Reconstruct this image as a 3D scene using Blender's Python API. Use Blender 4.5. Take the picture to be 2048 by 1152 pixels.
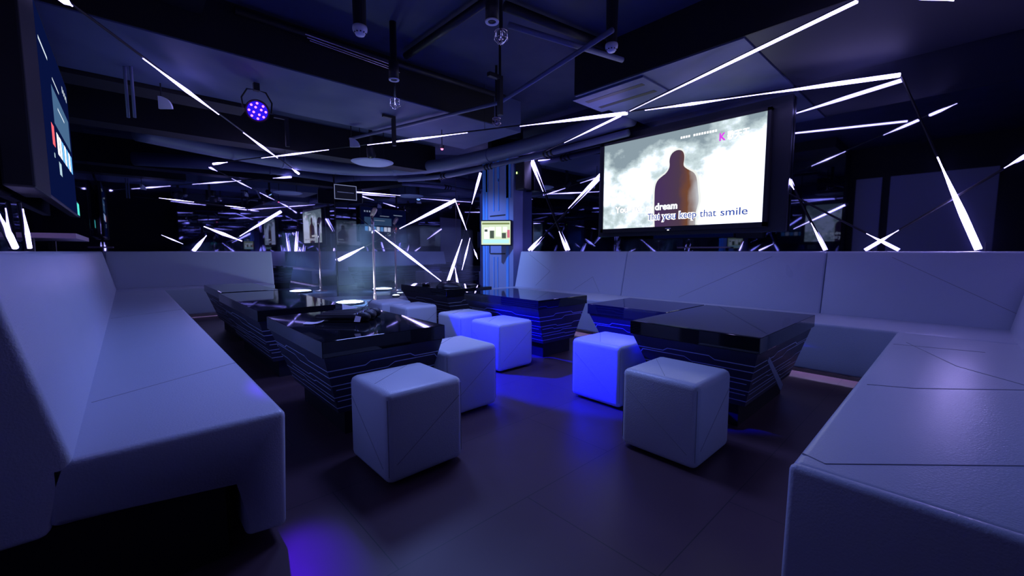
import bpy, bmesh, math, random
from mathutils import Vector, Matrix
random.seed(4)
for o in list(bpy.data.objects): bpy.data.objects.remove(o)
SC = bpy.context.scene
COL = SC.collection

# ------------------------------------------------------------------ camera
F_PX, YAW, PITCH, H = 830.0, math.radians(42.8), math.radians(5.04), 1.05
FW = Vector((math.sin(YAW)*math.cos(PITCH), math.cos(YAW)*math.cos(PITCH), -math.sin(PITCH)))
RT = Vector((math.cos(YAW), -math.sin(YAW), 0))
UP = RT.cross(FW)
cd = bpy.data.cameras.new('camera'); cd.sensor_width = 36; cd.lens = 36*F_PX/2048; cd.clip_start = .02
cam = bpy.data.objects.new('camera', cd); COL.objects.link(cam)
M3 = Matrix((RT, UP, -FW)).transposed()
cam.matrix_world = Matrix.Translation((0, 0, H)) @ M3.to_4x4()
SC.camera = cam
# ------------------------------------------------------------------ world, exposure
w = bpy.data.worlds.new('world'); SC.world = w; w.use_nodes = True
w.node_tree.nodes['Background'].inputs[0].default_value = (.02, .03, .12, 1)
w.node_tree.nodes['Background'].inputs[1].default_value = .3
SC.view_settings.view_transform = 'Standard'; SC.view_settings.look = 'None'
SC.view_settings.gamma = 1; SC.view_settings.use_curve_mapping = False
SC.view_settings.exposure = 0.1

# room measures (metres)
XR, YB, XL, ZC = 5.0, 9.03, -.42, 3.1          # right wall, back wall, left wall, ceiling
DA = math.radians(37.5)
DT = Vector((math.cos(DA), -math.sin(DA), 0)); DN = Vector((math.sin(DA), math.cos(DA), 0))
DC = DN.dot(Vector((3.28, 9.03, 0)))
def ray(px, py): return RT*(px-1024)/F_PX - UP*(py-576)/F_PX + FW
O = Vector((0, 0, H))
def at_z(px, py, z): d = ray(px, py); return O+d*((z-H)/d.z)
def at_x(px, py, x): d = ray(px, py); return O+d*(x/d.x)
def at_y(px, py, y): d = ray(px, py); return O+d*(y/d.y)
def at_d(px, py, off=.03): d = ray(px, py); return O+d*((DC-off)/d.dot(DN))

# lamps of the place (PAR can, soft downlights) and added stage washes
def spot(name, loc, aim, col, power, ang, blend=.15, size=.04, parent=None):
    l = bpy.data.lights.new(name, 'SPOT'); l.color = col; l.energy = power; l.spot_size = ang; l.spot_blend = blend; l.shadow_soft_size = size
    o = bpy.data.objects.new(name, l); COL.objects.link(o)
    o.location = loc; o.rotation_euler = (Vector(aim)-Vector(loc)).to_track_quat('-Z', 'Y').to_euler()
    return o
PAR = at_z(515, 222, 2.42)
spot('par_beam', PAR+Vector((.05, -.1, -.02)), (2.75, 2.25, 0.2), (.0, .0, 1), 4600, math.radians(27), .2)
spot('par_side_beam', PAR+Vector((0, -.1, -.02)), (.38, 1.35, 0), (.08, .0, 1), 260, math.radians(6), .9)
DOWN = [at_z(984, 44, 2.6), at_z(788, 160, 2.6)]
for i, p in enumerate(DOWN):
    spot('downlight_glow', p-Vector((0, 0, .03)), p-Vector((0, 0, 3)), (.25, .34, 1), 108, math.radians(150), 1, .3)

WASH = Vector((2.75, 6.05, 2.50))  # place of the wash lamps added to brighten stage and pillar
spot('added_stage_wash', WASH+Vector((.05, .03, -.1)), at_z(715, 606, .09), (.35, .6, 1), 1100, math.radians(24), .8)
spot('added_pillar_wash', WASH+Vector((.1, 0, -.1)), (4.78, 5.7, .9), (.22, .36, 1), 220, math.radians(60), .9)
# ------------------------------------------------------------------ materials
def node_mat(name):
    m = bpy.data.materials.new(name); m.use_nodes = True
    return m, m.node_tree.nodes, m.node_tree.links, m.node_tree.nodes['Principled BSDF']
def plain(name, col, rough=.5, metal=0, spec=.5, bump=0, bscale=80, coat=0):
    m, N, L, b = node_mat(name)
    b.inputs['Base Color'].default_value = (*col, 1); b.inputs['Roughness'].default_value = rough
    b.inputs['Metallic'].default_value = metal; b.inputs['Specular IOR Level'].default_value = spec
    b.inputs['Coat Weight'].default_value = coat
    if bump:
        t = N.new('ShaderNodeTexNoise'); t.inputs['Scale'].default_value = bscale; t.inputs['Detail'].default_value = 4
        tc = N.new('ShaderNodeTexCoord'); L.new(tc.outputs['Object'], t.inputs['Vector'])
        bu = N.new('ShaderNodeBump'); bu.inputs['Strength'].default_value = bump; bu.inputs['Distance'].default_value = .004
        L.new(t.outputs['Fac'], bu.inputs['Height']); L.new(bu.outputs[0], b.inputs['Normal'])
        r = N.new('ShaderNodeMapRange'); r.inputs['To Min'].default_value = rough*.8; r.inputs['To Max'].default_value = min(1, rough*1.25)
        t2 = N.new('ShaderNodeTexNoise'); t2.inputs['Scale'].default_value = 3; L.new(tc.outputs['Object'], t2.inputs['Vector'])
        L.new(t2.outputs['Fac'], r.inputs['Value']); L.new(r.outputs[0], b.inputs['Roughness'])
    return m
def glow(name, col, strength):
    m = bpy.data.materials.new(name); m.use_nodes = True; N = m.node_tree.nodes; N.clear()
    e = N.new('ShaderNodeEmission'); e.inputs[0].default_value = (*col, 1); e.inputs[1].default_value = strength
    o = N.new('ShaderNodeOutputMaterial'); m.node_tree.links.new(e.outputs[0], o.inputs[0]); return m
LEATHER = plain('white_leather', (.60, .65, .80), .30, bump=.3, bscale=160, spec=.6)
LEATHER_S = plain('stool_leather', (.62, .67, .78), .36, bump=.3, bscale=160)
SEAM = plain('seam_thread', (.3, .32, .4), .7)
BLACK = plain('black_plinth', (.006, .006, .01), .6)
GLOSS = plain('black_glass_top', (.008, .009, .014), .03, spec=.55)
BASE = plain('table_base_laminate', (.035, .04, .075), .4, bump=.1)
INLAY = plain('inlay_line_metal', (.6, .72, 1), .4)
HOUSING = plain('led_housing', (.012, .012, .02), .4)
DARKMETAL = plain('black_painted_metal', (.012, .012, .02), .5)
PAINT = plain('ceiling_paint', (.032, .042, .105), .65, bump=.3, bscale=12)
PAINT2 = plain('beam_paint', (.085, .11, .23), .6, bump=.3, bscale=8)
PIPE = plain('painted_pipe', (.12, .14, .26), .5, bump=.2, bscale=30)
WHITE = plain('white_plastic', (.7, .72, .85), .4)
CHROME = plain('brushed_steel', (.75, .6, .62), .25, metal=1)
ROSE = plain('pink_gold_steel', (.85, .55, .5), .3, metal=.8)
PAPER = plain('paper', (.8, .72, .85), .8)
RUBBER = plain('black_rubber', (.015, .015, .022), .45)
PILLAR = plain('pillar_laminate', (.30, .36, .62), .45, bump=.1)
PLINE = plain('pillar_line', (.12, .42, 1), .35)
BRACE = plain('smoky_acrylic', (.25, .3, .4), .3)
DOORM = plain('grey_door', (.5, .5, .75), .5)
STAGE = plain('stage_gloss', (.22, .27, .4), .2)
LED = glow('led_light', (.40, .34, 1), 10)
LEDS = glow('led_light_bright', (.42, .36, 1), 17)
LEDF = glow('led_light_brightest', (.45, .36, 1), 40)
LEDU = glow('under_seat_light', (.5, .44, 1), 45)
GLOWB = glow('stage_light', (.55, .75, 1), 30)
PURP = glow('par_lens_purple', (.75, .1, 1), 5)
BLUEG = glow('par_face_blue', (.03, .01, 1), .8)
REDG = glow('red_indicator', (1, .12, .35), 6)
GREEN = glow('green_indicator', (.4, 1, .15), 5)
TEAL = glow('exit_sign_light', (.1, .8, .7), 1.0)

def mirror_mat(name, col):
    m, N, L, b = node_mat(name)
    b.inputs['Base Color'].default_value = (*col, 1); b.inputs['Metallic'].default_value = 1; b.inputs['Roughness'].default_value = .02
    d = N.new('ShaderNodeBsdfDiffuse'); d.inputs[0].default_value = (.01, .012, .03, 1)
    mx = N.new('ShaderNodeMixShader'); mx.inputs[0].default_value = .88
    out = N['Material Output']; L.new(d.outputs[0], mx.inputs[1]); L.new(b.outputs[0], mx.inputs[2]); L.new(mx.outputs[0], out.inputs[0])
    return m
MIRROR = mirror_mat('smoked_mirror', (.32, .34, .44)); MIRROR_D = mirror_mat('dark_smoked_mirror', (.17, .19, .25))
def floor_mat():
    m, N, L, b = node_mat('dark_floor_tile')
    tc = N.new('ShaderNodeTexCoord'); mp = N.new('ShaderNodeMapping'); L.new(tc.outputs['Object'], mp.inputs[0])
    br = N.new('ShaderNodeTexBrick'); br.offset = .5
    br.inputs['Scale'].default_value = 1; br.inputs['Mortar Size'].default_value = .002; br.inputs['Brick Width'].default_value = 1.2; br.inputs['Row Height'].default_value = .6
    br.inputs['Color1'].default_value = (.072, .042, .058, 1); br.inputs['Color2'].default_value = (.078, .046, .063, 1); br.inputs['Mortar'].default_value = (.02, .018, .025, 1)
    L.new(mp.outputs[0], br.inputs['Vector'])
    n = N.new('ShaderNodeTexNoise'); n.inputs['Scale'].default_value = 2.2; n.inputs['Detail'].default_value = 6; L.new(mp.outputs[0], n.inputs['Vector'])
    r = N.new('ShaderNodeMapRange'); r.inputs['To Min'].default_value = .28; r.inputs['To Max'].default_value = .5; L.new(n.outputs['Fac'], r.inputs['Value'])
    L.new(br.outputs['Color'], b.inputs['Base Color']); L.new(r.outputs[0], b.inputs['Roughness']); b.inputs['Specular IOR Level'].default_value = .35
    return m
FLOOR = floor_mat()
def cloud_mat():
    m = bpy.data.materials.new('clouds_on_screen'); m.use_nodes = True; N = m.node_tree.nodes; L = m.node_tree.links; N.clear()
    tc = N.new('ShaderNodeTexCoord'); sp = N.new('ShaderNodeSeparateXYZ'); L.new(tc.outputs['Generated'], sp.inputs[0])
    n = N.new('ShaderNodeTexNoise'); n.inputs['Scale'].default_value = 3.0; n.inputs['Detail'].default_value = 7; n.inputs['Roughness'].default_value = .55
    mp = N.new('ShaderNodeMapping'); mp.inputs['Scale'].default_value = (1, 1.7, 1.3); mp.inputs['Location'].default_value = (3.1, 1.3, .4)
    L.new(tc.outputs['Generated'], mp.inputs[0]); L.new(mp.outputs[0], n.inputs['Vector'])
    # whiter towards the right-hand lower middle (Generated y: 1 = far/left end of the screen)
    a = N.new('ShaderNodeMath'); a.operation = 'MULTIPLY_ADD'; a.inputs[1].default_value = -.34; a.inputs[2].default_value = .28; L.new(sp.outputs['Y'], a.inputs[0])
    z = N.new('ShaderNodeMapRange'); z.inputs['From Min'].default_value = .55; z.inputs['To Max'].default_value = -.42; L.new(sp.outputs['Z'], z.inputs['Value'])
    s = N.new('ShaderNodeMath'); s.operation = 'ADD'; L.new(a.outputs[0], s.inputs[0]); L.new(z.outputs[0], s.inputs[1])
    s2 = N.new('ShaderNodeMath'); s2.operation = 'ADD'; L.new(s.outputs[0], s2.inputs[0]); nc = N.new('ShaderNodeMath'); nc.operation = 'MULTIPLY_ADD'; nc.inputs[1].default_value = 1.5; nc.inputs[2].default_value = -.25; L.new(n.outputs['Fac'], nc.inputs[0]); L.new(nc.outputs[0], s2.inputs[1])
    cr = N.new('ShaderNodeValToRGB'); L.new(s2.outputs[0], cr.inputs[0])
    e0, e1 = cr.color_ramp.elements; e0.position = .22; e0.color = (.20, .26, .30, 1); e1.position = .60; e1.color = (1, 1.05, 1.3, 1)
    e2 = cr.color_ramp.elements.new(.44); e2.color = (.50, .60, .62, 1)
    e = N.new('ShaderNodeEmission'); e.inputs[1].default_value = 1.2; L.new(cr.outputs[0], e.inputs[0])
    o = N.new('ShaderNodeOutputMaterial'); L.new(e.outputs[0], o.inputs[0]); return m

# ------------------------------------------------------------------ mesh helpers
def link(name, bm, mat, parent=None, smooth=False, kind=None):
    bmesh.ops.recalc_face_normals(bm, faces=bm.faces[:])
    me = bpy.data.meshes.new(name); bm.to_mesh(me); bm.free()
    me.materials.append(mat)
    if smooth: me.shade_smooth()
    o = bpy.data.objects.new(name, me); COL.objects.link(o)
    if parent:
        o.parent = parent; o.matrix_parent_inverse = parent.matrix_basis.inverted() if parent.type != 'EMPTY' else Matrix()
    if kind: o['kind'] = kind
    return o
def bx(bm, x0, x1, y0, y1, z0, z1, bev=0, seg=2):
    vs = [bm.verts.new((x, y, z)) for z in (z0, z1) for y in (y0, y1) for x in (x0, x1)]
    fs = [bm.faces.new([vs[i] for i in q]) for q in ((0, 2, 3, 1), (4, 5, 7, 6), (0, 1, 5, 4), (2, 6, 7, 3), (0, 4, 6, 2), (1, 3, 7, 5))]
    if bev: 
        es = list({e for f in fs for e in f.edges}); bmesh.ops.bevel(bm, geom=es, offset=bev, segments=seg, affect='EDGES', profile=.5)
    return bm
def box(*a, **k): return bx(bmesh.new(), *a, **k)
def prism(bm, prof, axis, a0, a1, bev=0, seg=3):
    """profile of (u,v) pairs extruded along axis: 'y' -> (x,z), 'x' -> (y,z), 'z' -> (x,y)"""
    def P(u, v, a): return {'y': (u, a, v), 'x': (a, u, v), 'z': (u, v, a)}[axis]
    A = [bm.verts.new(P(u, v, a0)) for u, v in prof]; B = [bm.verts.new(P(u, v, a1)) for u, v in prof]
    fs = [bm.faces.new(A), bm.faces.new(B)]; n = len(prof)
    for i in range(n): fs.append(bm.faces.new((A[i], A[(i+1) % n], B[(i+1) % n], B[i])))
    if bev: bmesh.ops.bevel(bm, geom=list({e for f in fs for e in f.edges}), offset=bev, segments=seg, affect='EDGES', profile=.5)
    return bm
def tube(bm, pts, rads, n=10, cap=True):
    pts = [Vector(p) for p in pts]; 
    if not hasattr(rads, '__len__'): rads = [rads]*len(pts)
    rings = []
    d0 = (pts[1]-pts[0]).normalized(); ref = Vector((0, 0, 1)) if abs(d0.z) < .9 else Vector((1, 0, 0))
    for i, p in enumerate(pts):
        d = (pts[min(i+1, len(pts)-1)]-pts[max(i-1, 0)]).normalized()
        a = d.cross(ref).normalized(); b = d.cross(a)
        rings.append([bm.verts.new(p+(a*math.cos(2*math.pi*k/n)+b*math.sin(2*math.pi*k/n))*rads[i]) for k in range(n)])
    for r0, r1 in zip(rings, rings[1:]):
        for k in range(n): bm.faces.new((r0[k], r0[(k+1) % n], r1[(k+1) % n], r1[k]))
    if cap: bm.faces.new(rings[0]); bm.faces.new(rings[-1])
    return bm
def lathe(bm, prof, c=(0, 0, 0), n=24):
    """prof: (r,z) list round the vertical axis at c"""
    rings = [[bm.verts.new((c[0]+max(r, .0005)*math.cos(2*math.pi*k/n), c[1]+max(r, .0005)*math.sin(2*math.pi*k/n), c[2]+z)) for k in range(n)] for r, z in prof]
    for r0, r1 in zip(rings, rings[1:]):
        for k in range(n): bm.faces.new((r0[k], r0[(k+1) % n], r1[(k+1) % n], r1[k]))
    bm.faces.new(rings[0]); bm.faces.new(rings[-1]); return bm
def quad(bm, a, b, c, d): bm.faces.new([bm.verts.new(v) for v in (a, b, c, d)]); return bm
def tag(o, label, cat, group=None):
    o['label'] = label; o['category'] = cat
    if group: o['group'] = group
    return o
def thing(name, label, cat, loc=(0, 0, 0), rz=0, group=None):
    o = bpy.data.objects.new(name, None); COL.objects.link(o); o.empty_display_size = .1
    o.location = loc; o.rotation_euler = (0, 0, rz)
    bpy.context.view_layer.update()
    return tag(o, label, cat, group)
def part(name, bm, mat, parent, smooth=False, label=None):
    o = link(name, bm, mat, parent, smooth)
    if parent.type != 'EMPTY': o.matrix_parent_inverse = Matrix()
    if label: o['label'] = label
    return o
def struct(name, bm, mat): return link(name, bm, mat, kind='structure')
def text_mesh(name, body, size, mat, parent, loc, rot, scale=(1, 1, 1), off=0):
    c = bpy.data.curves.new(name, 'FONT'); c.body = body; c.size = size; c.extrude = .0004; c.offset = off
    t = bpy.data.objects.new(name+'_src', c); COL.objects.link(t); bpy.context.view_layer.update()
    me = bpy.data.meshes.new_from_object(t.evaluated_get(bpy.context.evaluated_depsgraph_get()))
    bpy.data.objects.remove(t)
    me.materials.clear(); me.materials.append(mat)
    o = bpy.data.objects.new(name, me); COL.objects.link(o); o.parent = parent
    o.location = loc; o.rotation_euler = rot; o.scale = scale; return o

# ------------------------------------------------------------------ room shell
struct('floor', box(-2.6, 8.2, -2.2, 9.4, -.1, 0), FLOOR)
struct('ceiling', box(-2.6, 8.2, -2.2, 9.4, ZC, ZC+.1), PAINT)
struct('wall_right', box(XR, XR+.1, -.56, 5.13, 0, ZC), MIRROR)
struct('wall_back', box(XL-.1, 3.28, YB, YB+.1, 0, ZC), MIRROR)
p0 = Vector((3.28, 9.03, 0)); p1 = p0+DT*3.2; q = DN*.1
bm = bmesh.new(); prism(bm, [(p0.x, p0.y), (p1.x, p1.y), (p1.x+q.x, p1.y+q.y), (p0.x+q.x, p0.y+q.y)], 'z', 0, ZC)
struct('wall_stage', bm, MIRROR)
struct('wall_side_alcove', box(p1.x, p1.x+.1, 5.9, p1.y+.1, 0, ZC), BLACK)
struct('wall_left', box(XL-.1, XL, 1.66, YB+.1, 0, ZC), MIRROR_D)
struct('wall_near', box(1.29, XR+.1, -.66, -.56, 0, ZC), MIRROR)
struct('wall_entrance', box(-1.1, -1.0, -2.2, 1.66, 0, ZC), BLACK)
struct('wall_rear', box(-1.1, 1.39, -2.2, -2.1, 0, ZC), BLACK)
struct('wall_return', box(1.29, 1.39, -2.1, -.56, 0, ZC), BLACK)
struct('wall_jog', box(-1.1, XL-.1, 1.66, 1.76, 0, ZC), BLACK)
struct('wall_behind_pillar', box(XR, p1.x+.1, 5.95, 6.05, 0, ZC), BLACK)
# mirror panel joints
for i, (a, b) in enumerate([((3.275, 9.02), .006)]):
    bm = bmesh.new(); tube(bm, [(a[0]-.004, a[1]-.006, 0), (a[0]-.004, a[1]-.006, ZC)], .006, 6); struct('trim_1', bm, DARKMETAL)
j = at_d(912, 450, .004); bm = bmesh.new(); tube(bm, [(j.x, j.y, 0), (j.x, j.y, ZC)], .004, 6); struct('trim_2', bm, DARKMETAL)
# doors opposite (seen in the right mirror)
def door(n, y0, y1, z1):
    r = box(-1.0, -.96, y0, y1, 0, z1, bev=.006); o = struct('door_%d' % n, r, DOORM)
    bm = bmesh.new(); tube(bm, [(-.92, y0+.08, .95), (-.92, y0+.08, 1.2)], .012, 8); tube(bm, [(-.96, y0+.08, .97), (-.92, y0+.08, .97)], .008, 6); tube(bm, [(-.96, y0+.08, 1.18), (-.92, y0+.08, 1.18)], .008, 6)
    h = part('door_handle', bm, CHROME, o); return o
door(1, 1.15, 1.55, 2.5); door(2, -.35, 1.03, 2.5)

# beams and dropped soffits
struct('trim_3', box(-.4, 4.1, 4.25, 5.55, 2.69, ZC), PAINT2)
struct('trim_4', box(3.6, XR, 1.25, 2.9, 2.69, ZC-.002), PAINT2)
struct('trim_10', box(3.6, XR, -.56, 1.24, 2.70, ZC-.002), plain('soffit_shade_paint', (.018, .02, .045), .6))  # near part of the soffit, light falloff put into a darker colour
struct('trim_5', box(XL, 4.6, 7.2, 7.55, 2.62, ZC), BLACK)
struct('trim_6', box(XL, 1.1, 5.6, 5.95, 2.66, ZC-.004), BLACK)
struct('trim_7', box(-.4, 3.61, 4.235, 4.249, 2.70, ZC), BLACK)      # beam and soffit fascias, their shade put into black colour
struct('trim_8', box(3.586, 3.599, -.56, 2.9, 2.70, ZC), BLACK)
struct('trim_9', box(XL, .55, 1.66, 4.22, 2.92, ZC), BLACK)  # black box added to darken the left ceiling

# air-conditioning grille under the right soffit
c = at_z(1240, 190, 2.69)
t = thing('air_grille', 'rectangular slotted air grille in the lit soffit above the large screen', 'air vent', (c.x, c.y, 2.69))
part('frame', box(-.27, .27, -.42, .42, -.018, 0, bev=.004), PAINT2, t)
bm = bmesh.new()
for k in (-.12, .12): bx(bm, k-.03, k+.03, -.34, .34, -.02, -.0185)
part('slot', bm, BLACK, t)

# ------------------------------------------------------------------ sofas
def line_on(bm, pts, r=.003): return tube(bm, pts, r, 6)
def seams(parent, lines, r):
    for l in lines: part('seam', tube(bmesh.new(), l, r, 6), SEAM, parent)
# left run
s = thing('corner_sofa', 'long white leather sofa run along the left wall, its cut end nearest the camera', 'sofa', (0, 0, 0))
bm = bmesh.new(); prism(bm, [(-.2, .30), (.25, .285), (.245, .06), (.375, .045), (.39, .48), (-.2, .48)], 'y', 1.62, 8.08, bev=.022, seg=4)
part('seat', bm, LEATHER, s, True)
bm = bmesh.new(); prism(bm, [(-.14, .47), (-.265, 1.05), (-.34, 1.05), (-.40, .28), (-.2, .28)], 'y', 1.62, 8.69, bev=.02, seg=4)
part('backrest', bm, LEATHER, s, True)
part('plinth', box(-.4, .2, 1.66, 8.05, 0, .285), BLACK, s)
seams(s, [[(-.13, 2.2, .4795), (.375, 2.5, .4795)], [(-.13, 4.9, .4795), (.375, 5.2, .4795)], [(-.15, 1.642, .4765), (.36, 1.642, .4765)]], .0022)
# back run
s = thing('corner_sofa', 'short white leather sofa run against the mirrored back wall, far left', 'sofa', (0, 0, 0))
bm = bmesh.new(); prism(bm, [(8.1, .07), (8.1, .48), (8.8, .48), (8.8, .3), (8.25, .3), (8.25, .07)], 'x', -.15, 1.87, bev=.022, seg=4); part('seat', bm, LEATHER, s, True)
bm = bmesh.new(); prism(bm, [(8.70, .47), (8.8, 1.05), (8.87, 1.05), (8.98, .3), (8.75, .3)], 'x', -.24, 2.0, bev=.02, seg=4); part('backrest', bm, LEATHER, s, True)
part('plinth', box(-.1, 1.8, 8.3, 8.95, 0, .29), BLACK, s)
# right run
s = thing('corner_sofa', 'long white leather sofa under the large screen along the right mirror wall', 'sofa', (0, 0, 0))
bm = bmesh.new(); prism(bm, [(4.01, .09), (4.0, .48), (4.8, .48), (4.8, .3), (4.2, .3), (4.18, .09)], 'y', -.45, 4.97, bev=.022, seg=4); part('seat', bm, LEATHER, s, True)
for a, b in ((-.45, .853), (.858, 2.965), (2.97, 4.97)):
    bm = bmesh.new(); prism(bm, [(4.66, .47), (4.80, 1.05), (4.88, 1.05), (4.95, .3), (4.72, .3)], 'y', a, b, bev=.018, seg=4); part('backrest', bm, LEATHER, s, True)
part('plinth', box(4.28, 4.95, -.2, 4.95, 0, .29), BLACK, s)
def onback(y, z): f = (z-.47)/.58; return (4.66+.14*f-.0005, y, z)
for a, b in (((4.75, 1.0), (4.25, .75)), ((4.25, .75), (4.5, .52)), ((3.75, .5), (3.45, .7)), ((3.45, .7), (3.3, .5)), ((2.2, .52), (1.3, 1.0)), ((.4, 1.0), (-.3, .6))):
    seams(s, [[onback(*a), onback(*b)]], .0018)
# near right bench
s = thing('corner_sofa', 'near white leather bench run in the lower right corner with stitched panels', 'sofa', (0, 0, 0))
bm = bmesh.new(); prism(bm, [(.28, .48), (.285, .07), (.12, .07), (.12, .3), (-.4, .3), (-.4, .48)], 'x', 1.29, 3.995, bev=.024, seg=4); part('seat', bm, LEATHER, s, True)
bm = bmesh.new(); prism(bm, [(-.27, .47), (-.37, 1.05), (-.45, 1.05), (-.53, .3), (-.33, .3)], 'x', 1.29, 4.66, bev=.02, seg=4); part('backrest', bm, LEATHER, s, True)
bm = bmesh.new(); prism(bm, [(.28, .48), (.285, .07), (-.53, .07), (-.53, .3), (-.4, .48)], 'x', 1.27, 1.31, bev=.016, seg=3); part('end_panel', bm, LEATHER, s, True)
part('plinth', box(1.33, 4.2, -.5, .1, 0, .29), BLACK, s)
for a, b in (((1.372, .27), (1.346, .213)), ((1.346, .213), (1.722, -.149)), ((1.722, -.149), (1.84, -.25)), ((2.303, .24), (2.381, .096)), ((2.381, .096), (2.72, -.25)), ((3.437, .25), (3.532, -.126)), ((3.56, .2), (3.0, -.02)), ((3.0, -.02), (2.75, -.25))):
    seams(s, [[(a[0], a[1], .4795), (b[0], b[1], .4795)]], .0026)

# glow strips tucked under the seats
def under(x0, x1, y0, y1, z, label):
    t = thing('under_seat_light', label, 'light strip', ((x0+x1)/2, (y0+y1)/2, z)); cx, cy = (x0+x1)/2, (y0+y1)/2
    part('channel', box(x0-cx-.006, x1-cx+.006, y0-cy-.006, y1-cy+.006, 0, .012), HOUSING, t)
    part('diffuser', box(x0-cx, x1-cx, y0-cy, y1-cy, -.006, 0), LEDU, t)
under(4.25, 4.27, .35, 4.6, .17, 'purple light strip glowing under the right sofa onto the floor')
under(.5, 1.75, 8.27, 8.29, .17, 'faint light strip under the short back sofa run')

# ------------------------------------------------------------------ tables
def table(x0, x1, y0, y1, label, ins=(.20, .06, .12, .10), zb=.15):
    cx, cy = (x0+x1)/2, (y0+y1)/2; hx, hy = (x1-x0)/2, (y1-y0)/2
    t = thing('coffee_table', label, 'table', (cx, cy, 0), group='black tables with line-inlaid tapered bases')
    part('tabletop', box(-hx, hx, -hy, hy, .515, .60, bev=.003), GLOSS, t)
    bm = bmesh.new(); ax, ay = hx-.012, hy-.012; xa, xb, ya, yb = -hx+ins[0], hx-ins[1], -hy+ins[2], hy-ins[3]; zt = .512
    A = [bm.verts.new(v) for v in ((-ax, -ay, zt), (ax, -ay, zt), (ax, ay, zt), (-ax, ay, zt))]
    B = [bm.verts.new(v) for v in ((xa, ya, zb), (xb, ya, zb), (xb, yb, zb), (xa, yb, zb))]
    bm.faces.new(A); bm.faces.new(B)
    for i in range(4): bm.faces.new((A[i], A[(i+1) % 4], B[(i+1) % 4], B[i]))
    b = part('base', bm, BASE, t)
    # circuit-like inlay lines, wrapped round the four sides
    bm = bmesh.new()
    def P(side, u, z):                       # u in 0..1 along the side
        f = (zt-z)/(zt-zb); e = .0015; X0 = -ax+(xa+ax)*f-e; X1 = ax+(xb-ax)*f+e; Y0 = -ay+(ya+ay)*f-e; Y1 = ay+(yb-ay)*f+e
        c = [(X0, Y0), (X1, Y0), (X1, Y1), (X0, Y1)]; a = c[side]; d = c[(side+1) % 4]
        return Vector((a[0]+(d[0]-a[0])*u, a[1]+(d[1]-a[1])*u, z))
    rows = [[(0, .435), (.3, .435), (.345, .455), (.70, .455), (.75, .435), (1, .435)],
            [(0, .395), (.50, .395), (.56, .42), (.96, .42), (1, .395)],
            [(0, .34), (.36, .34), (.40, .325), (.78, .325), (.84, .34), (1, .34)],
            [(.03, .31), (.28, .31), (.33, .295), (.8, .295)],
            [(0, .262), (.5, .262), (.56, .276), (1, .262)],
            [(.02, .235), (.62, .235), (.66, .225), (.97, .225)],
            [(0, .19), (1, .19)]]
    for side in range(4):
        for k, row in enumerate(rows):
            rr = row if side % 2 == 0 else [(1-u, z) for u, z in row][::-1]
            for (u0, z0), (u1, z1) in zip(rr, rr[1:]):
                th = .006
                a, d = P(side, u0, z0), P(side, u1, z1); a2, d2 = P(side, u0, z0-th), P(side, u1, z1-th)
                quad(bm, a, d, d2, a2)
    part('inlay_lines', bm, INLAY, b)
    part('plinth', box(xa+.05, xb-.01, ya+.05, yb-.03, 0, zb+.02), BLACK, t)
    return t
R1 = table(2.385, 3.57, .68, 1.44, 'near right black table with bare dull top beside the front stool')
table(2.90, 3.57, 1.455, 2.17, 'black table butted behind the near right table, set back to the right')
table(2.735, 3.465, 2.6, 3.74, 'black table in the middle of the right row behind two blue-lit stools')
table(2.74, 3.44, 4.1, 5.2, 'farthest black table of the right row, with dark clutter on top')
L1 = table(.685, 1.41, 2.13, 3.24, 'near left black table carrying microphones and a paper slip', ins=(.13, .04, .17, .12))
table(.70, 1.34, 3.6, 5.38, 'long bare black table behind the microphone table on the left', ins=(.13, .04, .17, .12))
table(.74, 1.3, 5.5, 6.9, 'last black table of the left row, closest to the short back sofa', ins=(.13, .04, .17, .12))
# leaning translucent flap at the right end of the near right table
t = tag(link('acrylic_flap', prism(bmesh.new(), [(2.44, .47), (2.47, .485), (2.76, .27), (2.72, .24)], 'y', .70, .703), BRACE), 'small pale smoky flap hanging on the end of the near right table', 'panel')
t.location = (.03, -.035, 0)

# ------------------------------------------------------------------ stools
def stool(x0, x1, y0, y1, label, src=None):
    global S0
    cx, cy = (x0+x1)/2, (y0+y1)/2
    if src is None:
        t = thing('cube_stool', label, 'stool', (cx, cy, 0), group='white leather cube stools')
        h = .205
        bm = box(-h, h, -h, h, .012, .43, bev=.034, seg=5); part('cushion', bm, LEATHER_S, t, True)
        r = h+.0002
        seams(t, [[(sx*(h-.0095), sy*(h-.0095), .05), (sx*(h-.0095), sy*(h-.0095), .40)] for sx, sy in ((-1, -1), (1, -1), (1, 1), (-1, 1))], .0015)
        seams(t, [[(-r, -.16, .08), (-r, .17, .33)], [(-.16, -r, .10), (.18, -r, .34)], [(-.17, -.02, .4302), (.1, .17, .4302)]], .0014)
        for sx in (-1, 1):
            for sy in (-1, 1): part('foot', lathe(bmesh.new(), [(.018, 0), (.018, .014)], (sx*.14, sy*.14, 0), 12), RUBBER, t)
        S0 = t
    else:
        t = src.copy(); COL.objects.link(t); t.location = (cx, cy, 0); t['label'] = label
        for ch in src.children:
            c = ch.copy(); COL.objects.link(c); c.parent = t
    return t
stool(.785, 1.195, 1.65, 2.06, 'front left white cube stool pushed against the microphone table')
stool(1.40, 1.81, 2.10, 2.51, 'white cube stool at the right corner of the microphone table', S0)
stool(1.90, 2.32, .785, 1.195, 'front right white cube stool nearest the camera beside the near right table', S0)
stool(2.32, 2.73, 1.465, 1.875, 'blue-lit cube stool just behind the front right stool', S0)
stool(2.29, 2.70, 2.63, 3.04, 'blue-lit cube stool at the near corner of the middle right table', S0)
stool(2.31, 2.72, 3.22, 3.63, 'blue-lit cube stool half hidden behind the nearer blue stool', S0)
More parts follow.
